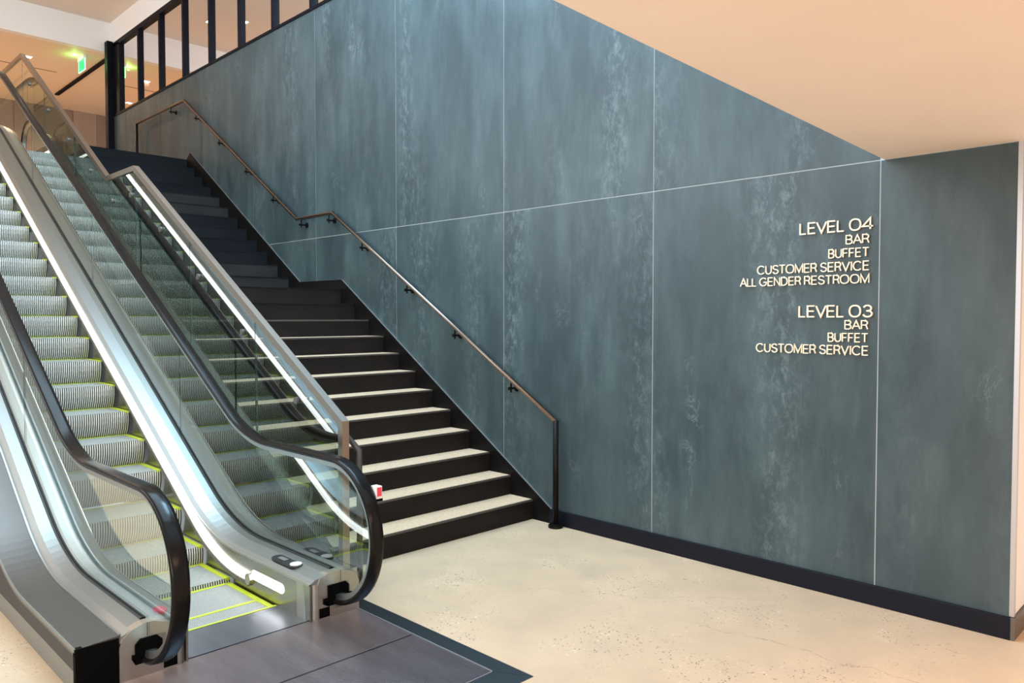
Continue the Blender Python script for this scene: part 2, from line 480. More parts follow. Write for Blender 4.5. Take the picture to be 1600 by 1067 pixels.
# ceiling high above the stairs
struct(bx('ceiling_upper', -15.1, -1.2, -8.5, 0.3, CEIL_HI, CEIL_HI + 0.1, 'upper_ceiling_paint'))
struct(bx('trim_1', -15.25, -15.1, -8.5, 0.0, CEIL_FAR - 0.005, CEIL_HI, 'white_paint'), 'white bulkhead across the top of the stair void')
struct(bx('ceiling_far', -20.1, -15.2, -8.5, 4.0, CEIL_FAR, CEIL_FAR + 0.1, 'tan_ceiling_paint'), 'tan ceiling of the upper level')
struct(bx('trim_2', -18.7, -15.1, 0.02, 0.10, CEIL_FAR - 0.025, CEIL_FAR + 0.002, 'black_frame'), 'dark track along the upper ceiling')
struct(bx('trim_3', -17.05, -17.03, -3.2, -0.37, CEIL_FAR - 0.004, CEIL_FAR + 0.002, 'black_frame'), 'thin dark slot in the upper ceiling')

# upper level floor
bm = bmesh.new()
box(bm, -20.1, -13.9, -8.5, 4.0, TOP - 0.3, TOP - 0.001)
box(bm, -13.9, -11.80, -2.2, 0.0, TOP - 0.3, TOP - 0.001)
box(bm, -13.9, -11.80, -8.5, -3.80, TOP - 0.3, TOP - 0.001)
struct(obj('floor_upper', bm, 'upper_floor'))
# far wall with brown panels
fw = struct(bx('wall_left', -20.1, -19.93, -8.5, 4.0, TOP, CEIL_FAR, 'void_black'), 'far wall of upright brown panels on the upper level')
y = 2.2; k = 0
while y > -8.4:
    w = 0.50
    bx('wood_panel', -19.93, -19.90 + 0.004 * (k % 3), y - w + 0.006, y, TOP, CEIL_FAR, ['panel_brown', 'panel_brown_light', 'panel_brown'][(k * 5) % 3], fw)
    y -= w; k += 1

# ------------------------------------------------------------------ mirrored window band over the wall
win = bpy.data.objects.new('window_1', None); COL.objects.link(win); win['kind'] = 'structure'
win['label'] = 'band of black-framed glazing along the top of the patinated wall'
mx = [-8.17 + 0.93 * k for k in range(6, -7, -1)]           # mullion centres, right to left
mx = [x for x in mx if x < -1.7]
edges = [-1.6] + mx + [-14.80]
for k in range(len(edges) - 1):
    a, b_ = edges[k + 1], edges[k]
    bx('window_pane', a + 0.02, b_ - 0.02, 0.045, 0.065, WALLTOP + 0.02, 6.66, 'mirror_pane', win)
for x in mx:
    o = bx('mullion', x - 0.03, x + 0.03, 0.0, 0.12, WALLTOP + 0.03, 6.64, 'black_frame', win, bevel=0.003)
bx('window_frame', -14.95, -1.6, 0.0, 0.16, 6.62, 6.70, 'black_frame', win)
bx('jamb', -14.95, -14.66, 0.0, 0.16, WALLTOP + 0.02, 6.66, 'black_frame', win)
colm = bx('column', -15.10, -14.955, -0.10, 0.10, TOP, 6.72, 'black_frame', None, bevel=0.004)
tag(colm, 'slim black metal post standing at the far end of the patinated wall', 'post')

# ------------------------------------------------------------------ staircase
st = empty('staircase', (X0, -1.0, 0), 'wide staircase of black risers and pale stone treads in two flights beside the escalator', 'staircase')
YS0, YS1 = -2.03, -0.02
for i in range(24):
    n = NX1[i] if i < 12 else NX2[i - 12]
    if i < 11: back = NX1[i + 1]
    elif i == 11: back = NX2[0]
    elif i < 23: back = NX2[i - 11]
    else: back = n - 0.08
    zt = RISE * (i + 1)
    r = put(bx('riser', n - 0.02, n, YS0, YS1, zt - RISE, zt - 0.014, 'riser_black' if i < 12 else ('riser_grey' if i in (12, 13, 18, 19) else 'riser_slate')), st)
    t = put(bx('tread', back - 0.02 + (0.0 if i != 23 else 0), n - 0.006, YS0, YS1, zt - 0.03, zt, 'tread_stone'), st)
    e = put(bx('nosing', n - 0.012, n + 0.003, YS0, YS1, zt - 0.014, zt + 0.0005, 'nosing_edge' if i < 10 else 'riser_slate'), st)
# skirting on the wall, following both flights and the landing
up = [(-4.325, 0.122), (-7.526, 2.182), (-8.45, 2.184), (-11.62, 4.225)]
bm = bmesh.new()
extr(bm, [(X0 + 0.2, 0.0), up[0], up[1], up[2], up[3], (-11.62 - 0.13, 4.14), (-11.75, 3.9), (-8.6, 1.9), (-7.5, 1.9), (-4.8, 0.0)], 'Y', -0.022, -0.001)
put(obj('wall_skirting', bm, 'black_satin'), st)
bm = bmesh.new()
for a, b_ in zip(up[:-1], up[1:]):
    d = (Vector(b_) - Vector(a)).normalized(); nn = Vector((-d.y, d.x)); nn = nn if nn.y > 0 else -nn
    q = [Vector(a), Vector(b_), Vector(b_) + nn * 0.0035, Vector(a) + nn * 0.0035]
    extr(bm, [tuple(v) for v in q], 'Y', -0.012, -0.001)
put(obj('skirting_trim', bm, 'edge_trim'), st)
# stringer between stair and escalator
bm = bmesh.new()
s1 = (X0 + 0.04, RISE + 0.005); s2 = (NX1[11], LAND + 0.005); s3 = (NX2[0] + 0.27, LAND + 0.005); s4 = (NX2[11], TOP + 0.005)
extr(bm, [(X0 + 0.04, 0), s1, s2, s3, s4, (-12.2, TOP + 0.005), (-12.2, TOP - 0.5), (-8.5, 1.6), (-7.4, 1.6), (-5.0, 0)], 'Y', -2.20, YS0)
put(obj('stringer', bm, 'black_satin'), st)
# underside body of both flights
bm = bmesh.new()
extr(bm, [(X0 - 0.30, 0.0), (NX1[11] - 0.05, LAND - 0.20), (NX2[0] - 0.1, LAND - 0.2), (NX2[11] - 0.1, TOP - 0.2), (-12.1, TOP - 0.3), (-8.7, 1.6), (-7.4, 1.6), (-5.0, 0.0)], 'Y', YS0, -0.03)
put(obj('soffit', bm, 'riser_black'), st)

# ------------------------------------------------------------------ glass balustrade of the stair
GY = -2.15
gl = empty('glass_balustrade', (-4.15, GY, 0), 'bronze-capped clear glass balustrade on the escalator side of the staircase', 'balustrade')
cap = [(-4.15, 1.094), (-7.72, 3.195), (-8.50, 3.195), (-11.75, 5.22), (-13.2, 5.22)]
capf = interp(cap)
H = 0.045
path = [(-4.15 - 0.0, 0.02), (-4.15, 1.094), *cap[1:]]
bm = sweep(path, [(GY - 0.025, -0.05), (GY + 0.025, -0.05), (GY + 0.025, 0.0), (GY - 0.025, 0.0)])
put(obj('cap_rail', bm, 'bronze'), gl)
strf = interp([(s1[0], s1[1]), (s2[0], s2[1]), (s3[0], s3[1]), (s4[0], s4[1]), (-13.3, TOP)])
jx = [-4.22, -5.336, -6.485, -7.72, -8.44, -9.6, -10.76, -11.75, -13.1]
for a, b_ in zip(jx[:-1], jx[1:]):
    xs = sorted({a - 0.004, b_ + 0.004} | {x for x in (-7.72, -8.50, NX1[11], s3[0], s4[0], -11.75) if b_ < x < a})
    bm = strip_pane(bmesh.new(), xs, lambda x: strf(x) - 0.02, lambda x: capf(x) - 0.05, GY - 0.008, GY + 0.008)
    put(obj('glass_pane', bm, ['stair_glass', 'glass_edge']), gl)

# inner handrail carried on that glass
ih = gl
hl = [(-4.12, -2.07, 0.0), (-4.12, -2.07, 0.90), (-7.78, -2.07, 3.0), (-8.40, -2.07, 3.0), (-11.75, -2.07, 5.03), (-12.8, -2.07, 5.03)]
tag(put(obj('handrail', tube(bmesh.new(), hl, 0.019), 'dark_bronze', smooth=True), ih), 'dark tube handrail on the stair side of the glass')
hf = interp([(p[0], p[2]) for p in hl[1:]])
for x in (-4.735, -5.531, -6.311, -7.101, -7.83, -8.364, -9.055, -9.805, -10.6, -11.4):
    bm = bmesh.new(); zz = hf(x) - 0.07
    tube(bm, [(x, GY - 0.022, zz), (x, GY - 0.008, zz)], 0.024, 16)
    tube(bm, [(x, GY + 0.008, zz), (x, GY + 0.02, zz)], 0.024, 16)
    tube(bm, [(x, GY + 0.02, zz), (x, -2.07, zz), (x, -2.07, zz + 0.052)], 0.007, 8)
    put(obj('bracket', bm, 'bracket_metal', smooth=False), ih)

# ------------------------------------------------------------------ wall handrail
wh = empty('wall_handrail', (-4.21, -0.08, 0), 'dark bronze tube handrail bracketed along the patinated wall, down to a floor post', 'handrail')
RY = -0.08
P = [(-4.21, 0.02), (-4.21, 0.885), (-7.60, 2.935), (-8.385, 2.935), (-11.67, 5.005), (-13.62, 5.005), (-13.62, TOP)]
pts = [(x, RY, z) for x, z in P]
put(obj('rail', tube(bmesh.new(), pts[1:6], 0.021, 14), 'rail_bronze', smooth=True), wh)
put(obj('post', tube(bmesh.new(), [pts[0], (-4.21, RY, 0.895)], 0.024, 14), 'black_satin', smooth=True), wh)
put(obj('post', tube(bmesh.new(), [(-13.62, RY, TOP), (-13.62, RY, 5.015)], 0.021, 14), 'black_satin', smooth=True), wh)
bm = bmesh.new(); tube(bm, [(-4.21, RY, 0.0), (-4.21, RY, 0.022)], 0.062, 24); tube(bm, [(-4.21, RY, 0.02), (-4.21, RY, 0.03)], 0.05, 24)
put(obj('base_flange', bm, 'black_satin'), wh)
rf = interp([(x, z) for x, z in P[1:6]][::-1])
for x in (-4.735, -5.485, -6.223, -7.011, -7.67, -8.283, -8.965, -9.683, -10.479, -11.24, -12.16):
    zz = rf(x) - 0.075; bm = bmesh.new()
    tube(bm, [(x, -0.001, zz), (x, -0.012, zz)], 0.032, 16)
    tube(bm, [(x, -0.01, zz), (x, RY - 0.022, zz)], 0.010, 8)
    tube(bm, [(x, RY, zz - 0.035), (x, RY, zz + 0.06)], 0.008, 8)
    tube(bm, [(x, RY - 0.024, zz), (x, RY - 0.018, zz)], 0.016, 10)
    put(obj('bracket', bm, 'black_satin'), wh)

# ------------------------------------------------------------------ escalator
YC = -2.92                                   # centre line
esc = empty('escalator', (-3.87, YC, 0), 'stainless steel escalator with glass sides, black handrails and yellow-edged ribbed steps', 'escalator')
SL = 0.5907
hz = 0.93; xb = -5.93 + (hz - 1.483) / -SL * -1
xb = -5.93 + (1.483 - hz) / SL               # -4.994
zt_ = TOP + 0.93; xt = -5.93 - (zt_ - 1.483) / SL
cx, cr = -3.90, 0.43
arc = [(cx + cr * math.cos(t), 0.50 + cr * math.sin(t)) for t in [R(-90 + 180 * k / 28) for k in range(29)]]
arc2 = [(-15.0 - cr * math.cos(t), zt_ - cr + cr * math.sin(t)) for t in [R(90 - 180 * k / 20) for k in range(21)]]
mid = fillet([arc[-1], (xb, hz), (xt, zt_), arc2[0]], [0.32, 0.45], 12)
hpath = [(-4.06, 0.085), (-3.98, 0.073)] + arc + mid[1:-1] + arc2
DZ = 0.22; dxb = -6.5 + (0.99 - DZ) / SL; dzt = TOP + 0.22; dxt = -6.5 - (dzt - 0.99) / SL
dpath = fillet([(-3.875, DZ), (dxb, DZ), (dxt, dzt), (-14.9, dzt)], [0.42, 0.42], 12)
dpath2 = fillet([(-3.875, DZ), (dxb, DZ), (dxt, dzt), (-14.9, dzt)], [0.42, 0.42], 12)
npath = fillet([(-4.28, 0.0), (-5.045, 0.0), (-5.045 - TOP / SL, TOP), (-13.9, TOP)], [0.42, 0.42], 10)   # line of the nosings
dz_at = interp(dpath); hz_at = interp([p for p in hpath if p[0] <= cx and p[1] > 0.6])


def side(sg):
    """sg=+1: the side next to the stairs; sg=-1: the outer side. w() maps a distance inward->outward from the glass"""
    gy = YC + sg * 0.535
    Y = lambda d: gy + sg * d                # d<0 towards the steps
    def sec(l): return [(Y(a), b_) for a, b_ in l]
    nm = 'right' if sg > 0 else 'left'
    # skirt panel beside the steps
    put(obj('skirt_panel', sweep(dpath[0:], sec([(-0.185, -0.50), (-0.190, 0.0), (-0.180, 0.0), (-0.175, -0.50)])), 'skirt_metal'), esc)
    # inner deck: bevelled strip up to the glass
    put(obj('inner_deck', sweep(dpath, sec([(-0.190, -0.003), (-0.155, 0.018), (-0.075, 0.038), (-0.022, 0.040), (-0.022, 0.02), (-0.15, -0.01)])), 'steel', smooth=False), esc)
    put(obj('deck_lip', sweep(dpath, sec([(-0.194, -0.010), (-0.194, 0.002), (-0.186, 0.004), (-0.186, -0.010)])), 'steel_satin'), esc)
    put(obj('glass_gasket', sweep([(p[0] - (0.07 if i == 0 else 0), p[1]) for i, p in enumerate(dpath)], sec([(-0.022, 0.0), (-0.022, 0.046), (-0.008, 0.046), (-0.008, 0.0)])), 'gasket'), esc)
    put(obj('glass_gasket', sweep([(p[0] - (0.07 if i == 0 else 0), p[1]) for i, p in enumerate(dpath)], sec([(0.008, 0.0), (0.008, 0.044), (0.02, 0.044), (0.02, 0.0)])), 'gasket'), esc)
    put(obj('outer_deck', sweep(dpath, sec([(0.02, 0.02), (0.02, 0.038), (0.085, 0.022), (0.135, 0.0), (0.135, -0.03)])), 'steel', smooth=False), esc)
    # glass panes
    joints = [-6.14, -8.25, -10.36, -12.47, -14.7]
    for a, b_ in zip(joints[:-1], joints[1:]):
        xs = [a - 0.004 + (b_ - a + 0.008) * t / 14 for t in range(15)]
        bm = strip_pane(bmesh.new(), xs, lambda x: dz_at(x) + 0.01, lambda x: hz_at(x) - 0.035, gy - 0.006, gy + 0.006)
        put(obj('glass_panel', bm, ['balustrade_glass', 'glass_edge']), esc)
    # newel pane with rounded end
    ii = 0.028
    top = [p for p in hpath if p[0] > joints[0] + 0.004 and p[1] > 0.14][::1]
    outer = []
    for i, p in enumerate(hpath):
        if p[0] <= joints[0] + 0.004: break
        a = Vector(hpath[max(0, i - 1)]); c = Vector(hpath[i + 1]); d = (c - a).normalized()
        q = Vector(p) - Vector((d.y, -d.x)) * (ii + 0.004)
        if q.y > 0.112 and i > 3: outer.append((q.x, q.y))
    xj = joints[0] + 0.004
    poly = [(-3.92, 0.115)] + outer + [(xj, hz_at(xj) - ii)]
    low = [(xj, dz_at(xj) + 0.01)] + [(x, dz_at(x) + 0.01) for x in (-5.9, -5.7, -5.5, -5.35, -5.2, -5.05, -4.9, -4.7, -4.3, -3.92)]
    bm = extr(bmesh.new(), poly + low, 'Y', gy - 0.006, gy + 0.006, 0, 1)
    put(obj('glass_panel', bm, ['balustrade_glass', 'glass_edge']), esc)
    # handrail and its guide
    hs = [(-0.034, -0.026), (-0.041, -0.020), (-0.043, -0.008), (-0.036, 0.001), (-0.02, 0.004), (0.02, 0.004), (0.036, 0.001), (0.043, -0.008), (0.041, -0.020), (0.034, -0.026)]
    o = put(obj('handrail', sweep(hpath, sec(hs)), 'rubber_black', smooth=True), esc)
    put(obj('handrail_guide', sweep(hpath[1:], sec([(-0.024, -0.056), (-0.028, -0.024), (0.028, -0.024), (0.024, -0.056)])), 'steel'), esc)
    # skirt light strip with its end cap and bristles below
    lp = []
    for i, (x, z) in enumerate(npath):
        lp.append((x, z))
    lpath = fillet([(-4.60, 0.095), (-5.075, 0.095), (-5.075 - (TOP) / SL, TOP + 0.095), (-13.4, TOP + 0.095)], [0.40, 0.4], 12)
    put(obj('light_strip', sweep(lpath, sec([(-0.186, -0.026), (-0.208, -0.020), (-0.212, 0.016), (-0.190, 0.026), (-0.186, 0.026)])), 'led_white'), esc)
    put(obj('brush_strip', sweep(lpath, sec([(-0.186, -0.055), (-0.204, -0.060), (-0.210, -0.026), (-0.186, -0.024)])), 'brush_bristle'), esc)
    bm = bmesh.new(); tube(bm, [(-4.595, Y(-0.186), 0.085), (-4.595, Y(-0.214), 0.085)], 0.036, 16)
    put(obj('end_cap', bm, 'steel_satin'), esc)
    # comb light: a lit pill set in the skirt beside the landing
    bm = bmesh.new(); n = 8
    pl = [(-4.20 + 0.030 * math.cos(t), 0.118 + 0.030 * math.sin(t)) for t in [R(-90 + 180 * k / n) for k in range(n + 1)]]
    pl += [(-4.55 - 0.030 * math.cos(t), 0.118 + 0.030 * math.sin(t)) for t in [R(90 - 180 * k / n) for k in range(n + 1)]]
    extr(bm, pl, 'Y', Y(-0.184), Y(-0.192)); put(obj('comb_light', bm, 'led_white'), esc)
    # newel base: rounded inner corner, sloped crown; front face with black inlet
    prof = [(0.14, 0.0), (0.14, 0.17), (0.128, 0.205), (0.085, 0.242), (0.03, 0.261), (-0.07, 0.261), (-0.125, 0.243), (-0.142, 0.20), (-0.142, 0.0)]
    bm = bmesh.new()
    extr(bm, [(Y(a), b_) for a, b_ in prof], 'X', -3.93, -3.87)
    put(obj('newel_cap', bm, 'steel_satin'), esc)
    # rounded flank from the front face back to the skirt
    bm = bmesh.new()
    fl_ = [(-3.872 - 0.075 * (1 - math.cos(R(a))), Y(-0.142 - 0.048 * math.sin(R(a)))) for a in range(0, 91, 15)]
    fl_ += [(-4.02, Y(-0.19)), (-4.02, Y(-0.13)), (-3.872, Y(-0.13))]
    extr(bm, fl_, 'Z', 0.0, 0.215); put(obj('newel_flank', bm, 'steel_satin'), esc)
    if sg > 0:
        put(obj('newel_side', box(bmesh.new(), -4.3, -3.93, Y(0.125), Y(0.14), 0, 0.2), 'steel_satin'), esc)
    inlet = [(-0.105, 0.088), (-0.105, 0.118), (-0.075, 0.118), (-0.075, 0.19), (0.045, 0.19), (0.07, 0.165), (0.07, 0.12), (0.085, 0.12), (0.085, 0.098), (0.07, 0.098), (0.07, 0.07), (-0.075, 0.07), (-0.075, 0.088)]
    bm = extr(bmesh.new(), [(Y(a), b_) for a, b_ in inlet], 'X', -3.871, -3.862); put(obj('handrail_inlet', bm, 'void_black'), esc)
    bm = bmesh.new(); box(bm, -3.871, -3.864, min(Y(-0.13), Y(-0.065)), max(Y(-0.13), Y(-0.065)), 0.012, 0.065)
    put(obj('sensor_window', bm, 'void_black'), esc)
    bm = bmesh.new(); box(bm, -3.871, -3.868, Y(0.012), Y(0.010) if sg < 0 else Y(0.014), 0.195, 0.262)
    put(obj('cap_joint', bm, 'void_black'), esc)


side(1); side(-1)
yr, yl = YC + 0.535, YC - 0.535
# outer cladding, left side
Yo0, Yo1 = yl - 0.135, yl - 0.330
odp = [(x, z) for x, z in dpath]
put(obj('outer_deck', sweep(odp, [(Yo0 + 0.0, 0.012), (Yo1, 0.0), (Yo1, -0.03), (Yo0, -0.03)]), 'outer_deck'), esc)
put(obj('deck_edge', sweep(odp, [(Yo0 + 0.004, 0.008), (Yo0 + 0.004, 0.020), (Yo0 - 0.006, 0.018), (Yo0 - 0.006, 0.008)]), 'steel'), esc)
put(obj('deck_edge', sweep([(p[0] - 0.002, p[1]) for p in odp], [(Yo1 - 0.004, -0.012), (Yo1 - 0.004, 0.004), (Yo1 + 0.004, 0.004), (Yo1 + 0.004, -0.012)]), 'grey_plinth'), esc)


def side_panel(y0, y1, mat, zl, name='side_panel', xe=-3.875, drop=0.012):
    xs = sorted({p[0] for p in dpath if p[0] < xe} | {xe})
    bm = bmesh.new(); n = len(xs)
    strip_pane(bm, xs, zl, lambda x: dz_at(x) - drop, y0, y1, 0, 0)
    return put(obj(name, bm, mat), esc)


side_panel(Yo1 + 0.001, Yo1 + 0.03, 'dark_cladding', lambda x: 0.112)
put(bx('plinth', -14.0, -3.90, Yo1 + 0.004, Yo1 + 0.03, 0.0, 0.108, 'grey_plinth'), esc)
put(bx('end_panel', -3.90, -3.868, Yo1 + 0.0, yl - 0.142, 0.0, DZ + 0.002, 'void_black'), esc)
side_panel(yr + 0.112, yr + 0.128, 'dark_cladding', lambda x: 0.0, xe=-4.02, drop=0.03)

# control panel on the right inner deck, emergency sticker on the left
bm = bmesh.new(); n = 8
pl = [(-4.165 + 0.045 * math.cos(t), 0.045 * math.sin(t)) for t in [R(-90 + 180 * k / n) for k in range(n + 1)]]
pl += [(-4.37 - 0.045 * math.cos(t), 0.045 * math.sin(t)) for t in [R(90 - 180 * k / n) for k in range(n + 1)]]
extr(bm, [(x, yr - 0.112 + y_) for x, y_ in pl], 'Z', DZ + 0.025, DZ + 0.037)
cp = obj('control_panel', bm, 'gasket'); put(cp, esc)
bm = bmesh.new(); tube(bm, [(-4.165, yr - 0.112, DZ + 0.036), (-4.165, yr - 0.112, DZ + 0.042)], 0.036, 20)
b_ = obj('button', bm, 'white_plastic'); b_.parent = cp; b_['label'] = 'round white button'
bm = box(bmesh.new(), -4.36, -4.28, yr - 0.128, yr - 0.096, DZ + 0.036, DZ + 0.0385)
b_ = obj('display', bm, 'edge_trim'); b_.parent = cp
bm = bmesh.new(); tube(bm, [(-3.995, yl + 0.095, DZ + 0.032), (-3.995, yl + 0.095, DZ + 0.046)], 0.03, 20)
for v in bm.verts: v.co.x = -3.995 + (v.co.x + 3.995) * 1.5
o = put(obj('stop_button', bm, 'red_vinyl'), esc); o['label'] = 'oval red stop button'
# little red and white tag on the outside of the right handrail
bm = box(bmesh.new(), -3.602, -3.548, yr + 0.044, yr + 0.084, 0.728, 0.800, bevel=0.002)
hg = put(obj('notice_holder', bm, 'white_plastic'), esc)
o = obj('notice', box(bmesh.new(), -3.596, -3.5455, yr + 0.049, yr + 0.079, 0.744, 0.794), 'red_vinyl'); o.parent = hg
o = obj('holder_base', box(bmesh.new(), -3.602, -3.544, yr + 0.043, yr + 0.085, 0.716, 0.730), 'void_black'); o.parent = hg
for ch in hg.children: ch.matrix_parent_inverse = hg.matrix_parent_inverse.inverted() @ hg.matrix_parent_inverse
# instruction plate on the newel cap
o = put(bx('data_plate', -3.871, -3.8675, yr - 0.045, yr + 0.03, 0.045, 0.078, 'grey_plinth'), esc)

# ---- steps
SY0, SY1 = yl + 0.192, yr - 0.198


def step_meshes():
    w0, w1 = SY0 + 0.004, SY1 - 0.004
    # riser with curved ribs
    bm = bmesh.new(); N = 42; p = (w1 - w0) / N; K = 5
    def curve(t): return (-0.060 * t * t + 0.014 * math.sin(math.pi * t), -0.215 * t)
    cols = []
    for i in range(N):
        y0 = w0 + i * p
        for (yy, d, mi) in ((y0, 0.0, 0), (y0 + p * 0.52, 0.0, 1), (y0 + p * 0.56, -0.009, 1), (y0 + p * 0.96, -0.009, 1)):
            cols.append((yy, d, mi))
    cols.append((w1, 0.0, 0)); prev = None
    for (yy, d, mi) in cols:
        cur = []
        for k in range(K + 1):
            x, z = curve(k / K); cur.append(bm.verts.new((x + d, yy, z - 0.001)))
        if prev:
            for k in range(K):
                f = bm.faces.new([prev[0][k], cur[k], cur[k + 1], prev[0][k + 1]]); f.material_index = prev[1]
        prev = (cur, mi)
    me = bpy.data.meshes.new('riser'); bm.to_mesh(me); bm.free(); me.materials.append(MAT['step_metal']); me.materials.append(MAT['step_groove'])
    # tread with fine cleats
    bm = bmesh.new(); N = 70; p = (w1 - w0 - 0.07) / N
    for i in range(N):
        y0 = w0 + 0.035 + i * p
        for a, b_, za, zb, mi in ((0, .55, 0, 0, 0), (.55, .60, 0, -.008, 1), (.60, .95, -.008, -.008, 1), (.95, 1.0, -.008, 0, 1)):
            v = [bm.verts.new(q) for q in ((-0.42, y0 + a * p, za), (0, y0 + a * p, za), (0, y0 + b_ * p, zb), (-0.42, y0 + b_ * p, zb))]
            bm.faces.new(v).material_index = mi
    me2 = bpy.data.meshes.new('tread'); bm.to_mesh(me2); bm.free(); me2.materials.append(MAT['step_metal']); me2.materials.append(MAT['step_groove'])
    # yellow border: both flanks (ribbed at the nose) and the back line
    bm = bmesh.new()
    me3 = []
    for sd in (0, 1):
        if sd: bm = bmesh.new()
        b0 = w1 - 0.036 if sd else w0
        pts = [(-0.42, b0), (-0.006, b0)]
        for k in range(3):
            a = b0 + 0.002 + k * 0.0125; pts += [(-0.006, a), (0.003, a), (0.003, a + 0.008), (-0.006, a + 0.008)]
        pts += [(-0.006, b0 + 0.036), (-0.42, b0 + 0.036)]
        extr(bm, pts, 'Z', -0.012, 0.003)
        bmesh.ops.remove_doubles(bm, verts=bm.verts, dist=1e-6)
        m_ = bpy.data.meshes.new('yellow_border'); bm.to_mesh(m_); bm.free(); m_.materials.append(MAT['safety_yellow']); me3.append(m_)
    bm = bmesh.new(); box(bm, -0.012, 0.012, w0 + 0.01, w1 - 0.01, -0.008, 0.003)
    me4 = bpy.data.meshes.new('yellow_line'); bm.to_mesh(me4); bm.free(); me4.materials.append(MAT['safety_yellow'])
    return me, me2, me3, me4


ME = step_meshes()
steps = [(-4.03, -0.004), (-4.443, -0.004), (-4.87, 0.026), (-5.285, 0.150), (-5.655, 0.352)]
steps += [(-6.03 - 0.3327 * k, 0.582 + 0.1965 * k) for k in range(16)]
steps += [(-11.37, 3.72), (-11.73, 3.89), (-12.11, 4.02), (-12.50, 4.105), (-12.90, 4.135), (-13.30, 4.138)]
for i, (x, z) in enumerate(steps):
    s = link('step_tread', ME[1], esc); s.location = (x + 3.87, -YC, z)
    r = link('step_riser', ME[0], s)
    if i < 21:
        link('yellow_border', ME[2][0], s); link('yellow_border', ME[2][1], s)
        nx = steps[i + 1][0] if i + 1 < len(steps) else x - 0.4
        nz = steps[i + 1][1] if i + 1 < len(steps) else z
        dz = nz - z; t = min(1, dz / 0.215); rec = -0.060 * t * t + 0.014 * math.sin(math.pi * t)
        y2 = link('yellow_line', ME[3], s); y2.location = (nx - x + rec + 0.010, 0, 0)
# comb plate, teeth and the ribbed landing plate
cb = put(bx('comb_plate', -4.255, -3.905, SY0 - 0.01, SY1 + 0.01, -0.02, 0.004, 'plate_metal'), esc)
bm = bmesh.new()
for k in range(80):
    yy = SY0 + 0.003 + k * (SY1 - SY0 - 0.006) / 80
    extr(bm, [(-4.30, -0.012), (-4.255, 0.0035), (-4.20, 0.0045), (-4.20, -0.012)], 'Y', yy, yy + 0.0045)
put(obj('comb_teeth', bm, 'plate_metal'), esc)
put(bx('comb_edge', -4.262, -4.245, SY0, SY1, -0.01, 0.0062, 'safety_yellow'), esc)
pit = put(bx('truss_floor', -5.6, -2.60, -3.70, -2.16, -0.32, -0.3, 'void_black'), esc)

# floor plate set into the concrete
fp = empty('floor_plate', (-3.2, -2.95, 0), 'ribbed dark metal plate set in the floor at the foot of the escalator', 'floor plate')
PX0, PX1, PY0, PY1 = -3.900, -2.70, -3.62, -2.258
def ribbed(name, x0, x1, y0, y1):
    bm = bmesh.new(); box(bm, x0, x1, y0, y1, -0.03, 0.0005, mi=1)
    n = int((x1 - x0) / 0.0105)
    for k in range(n):
        xa = x0 + 0.004 + k * (x1 - x0 - 0.008) / n
        w = 0.0068
        v = [bm.verts.new(q) for q in ((xa, y0 + 0.003, 0.0005), (xa + 0.001, y0 + 0.003, 0.003), (xa + w - 0.001, y0 + 0.003, 0.003), (xa + w, y0 + 0.003, 0.0005),
                                       (xa, y1 - 0.003, 0.0005), (xa + 0.001, y1 - 0.003, 0.003), (xa + w - 0.001, y1 - 0.003, 0.003), (xa + w, y1 - 0.003, 0.0005))]
        for a in (0, 1, 2): bm.faces.new([v[a], v[a + 1], v[a + 5], v[a + 4]])
        bm.faces.new(v[0:4]); bm.faces.new(v[4:8][::-1])
    return put(obj(name, bm, ['plate_metal', 'gasket']), fp)
ribbed('ribbed_panel', -3.900, -3.335, PY0, PY1); ribbed('ribbed_panel', -3.329, PX1, PY0, PY1)
put(bx('backing_sheet', -3.9, -2.7, -3.62, -2.25, -0.06, -0.04, 'void_black'), fp)
# mitred frame
bm = bmesh.new()
extr(bm, [(-4.4, -2.148), (-2.52, -2.148), (-2.69, -2.252), (-4.4, -2.252)], 'Z', -0.05, 0.003); put(obj('frame_side', bm, 'plate_frame'), fp)
bm = bmesh.new()
extr(bm, [(-2.52, -2.15), (-2.52, -3.72), (-2.69, -3.62), (-2.69, -2.254)], 'Z', -0.05, 0.003); put(obj('frame_side', bm, 'plate_frame'), fp)
put(bx('bright_strip', -3.93, -2.693, -2.2575, -2.2515, -0.03, 0.0055, 'edge_trim'), fp)
put(bx('bright_strip', -2.699, -2.693, -3.62, -2.2515, -0.03, 0.0055, 'edge_trim'), fp)

# ------------------------------------------------------------------ raised letters
def arc_pts(cx_, cy_, rx, ry, a0, a1, n=14):
    return [(cx_ + rx * math.cos(R(a0 + (a1 - a0) * k / n)), cy_ + ry * math.sin(R(a0 + (a1 - a0) * k / n))) for k in range(n + 1)]


def ellipse_closed(w, h):
    e = []
    for k in range(33):
        t = 2 * math.pi * k / 32; c, s = math.cos(t), math.sin(t)
        pw = 0.86
        e.append((w / 2 + w / 2 * math.copysign(abs(c) ** pw, c), h / 2 + h / 2 * math.copysign(abs(s) ** pw, s)))
    return e


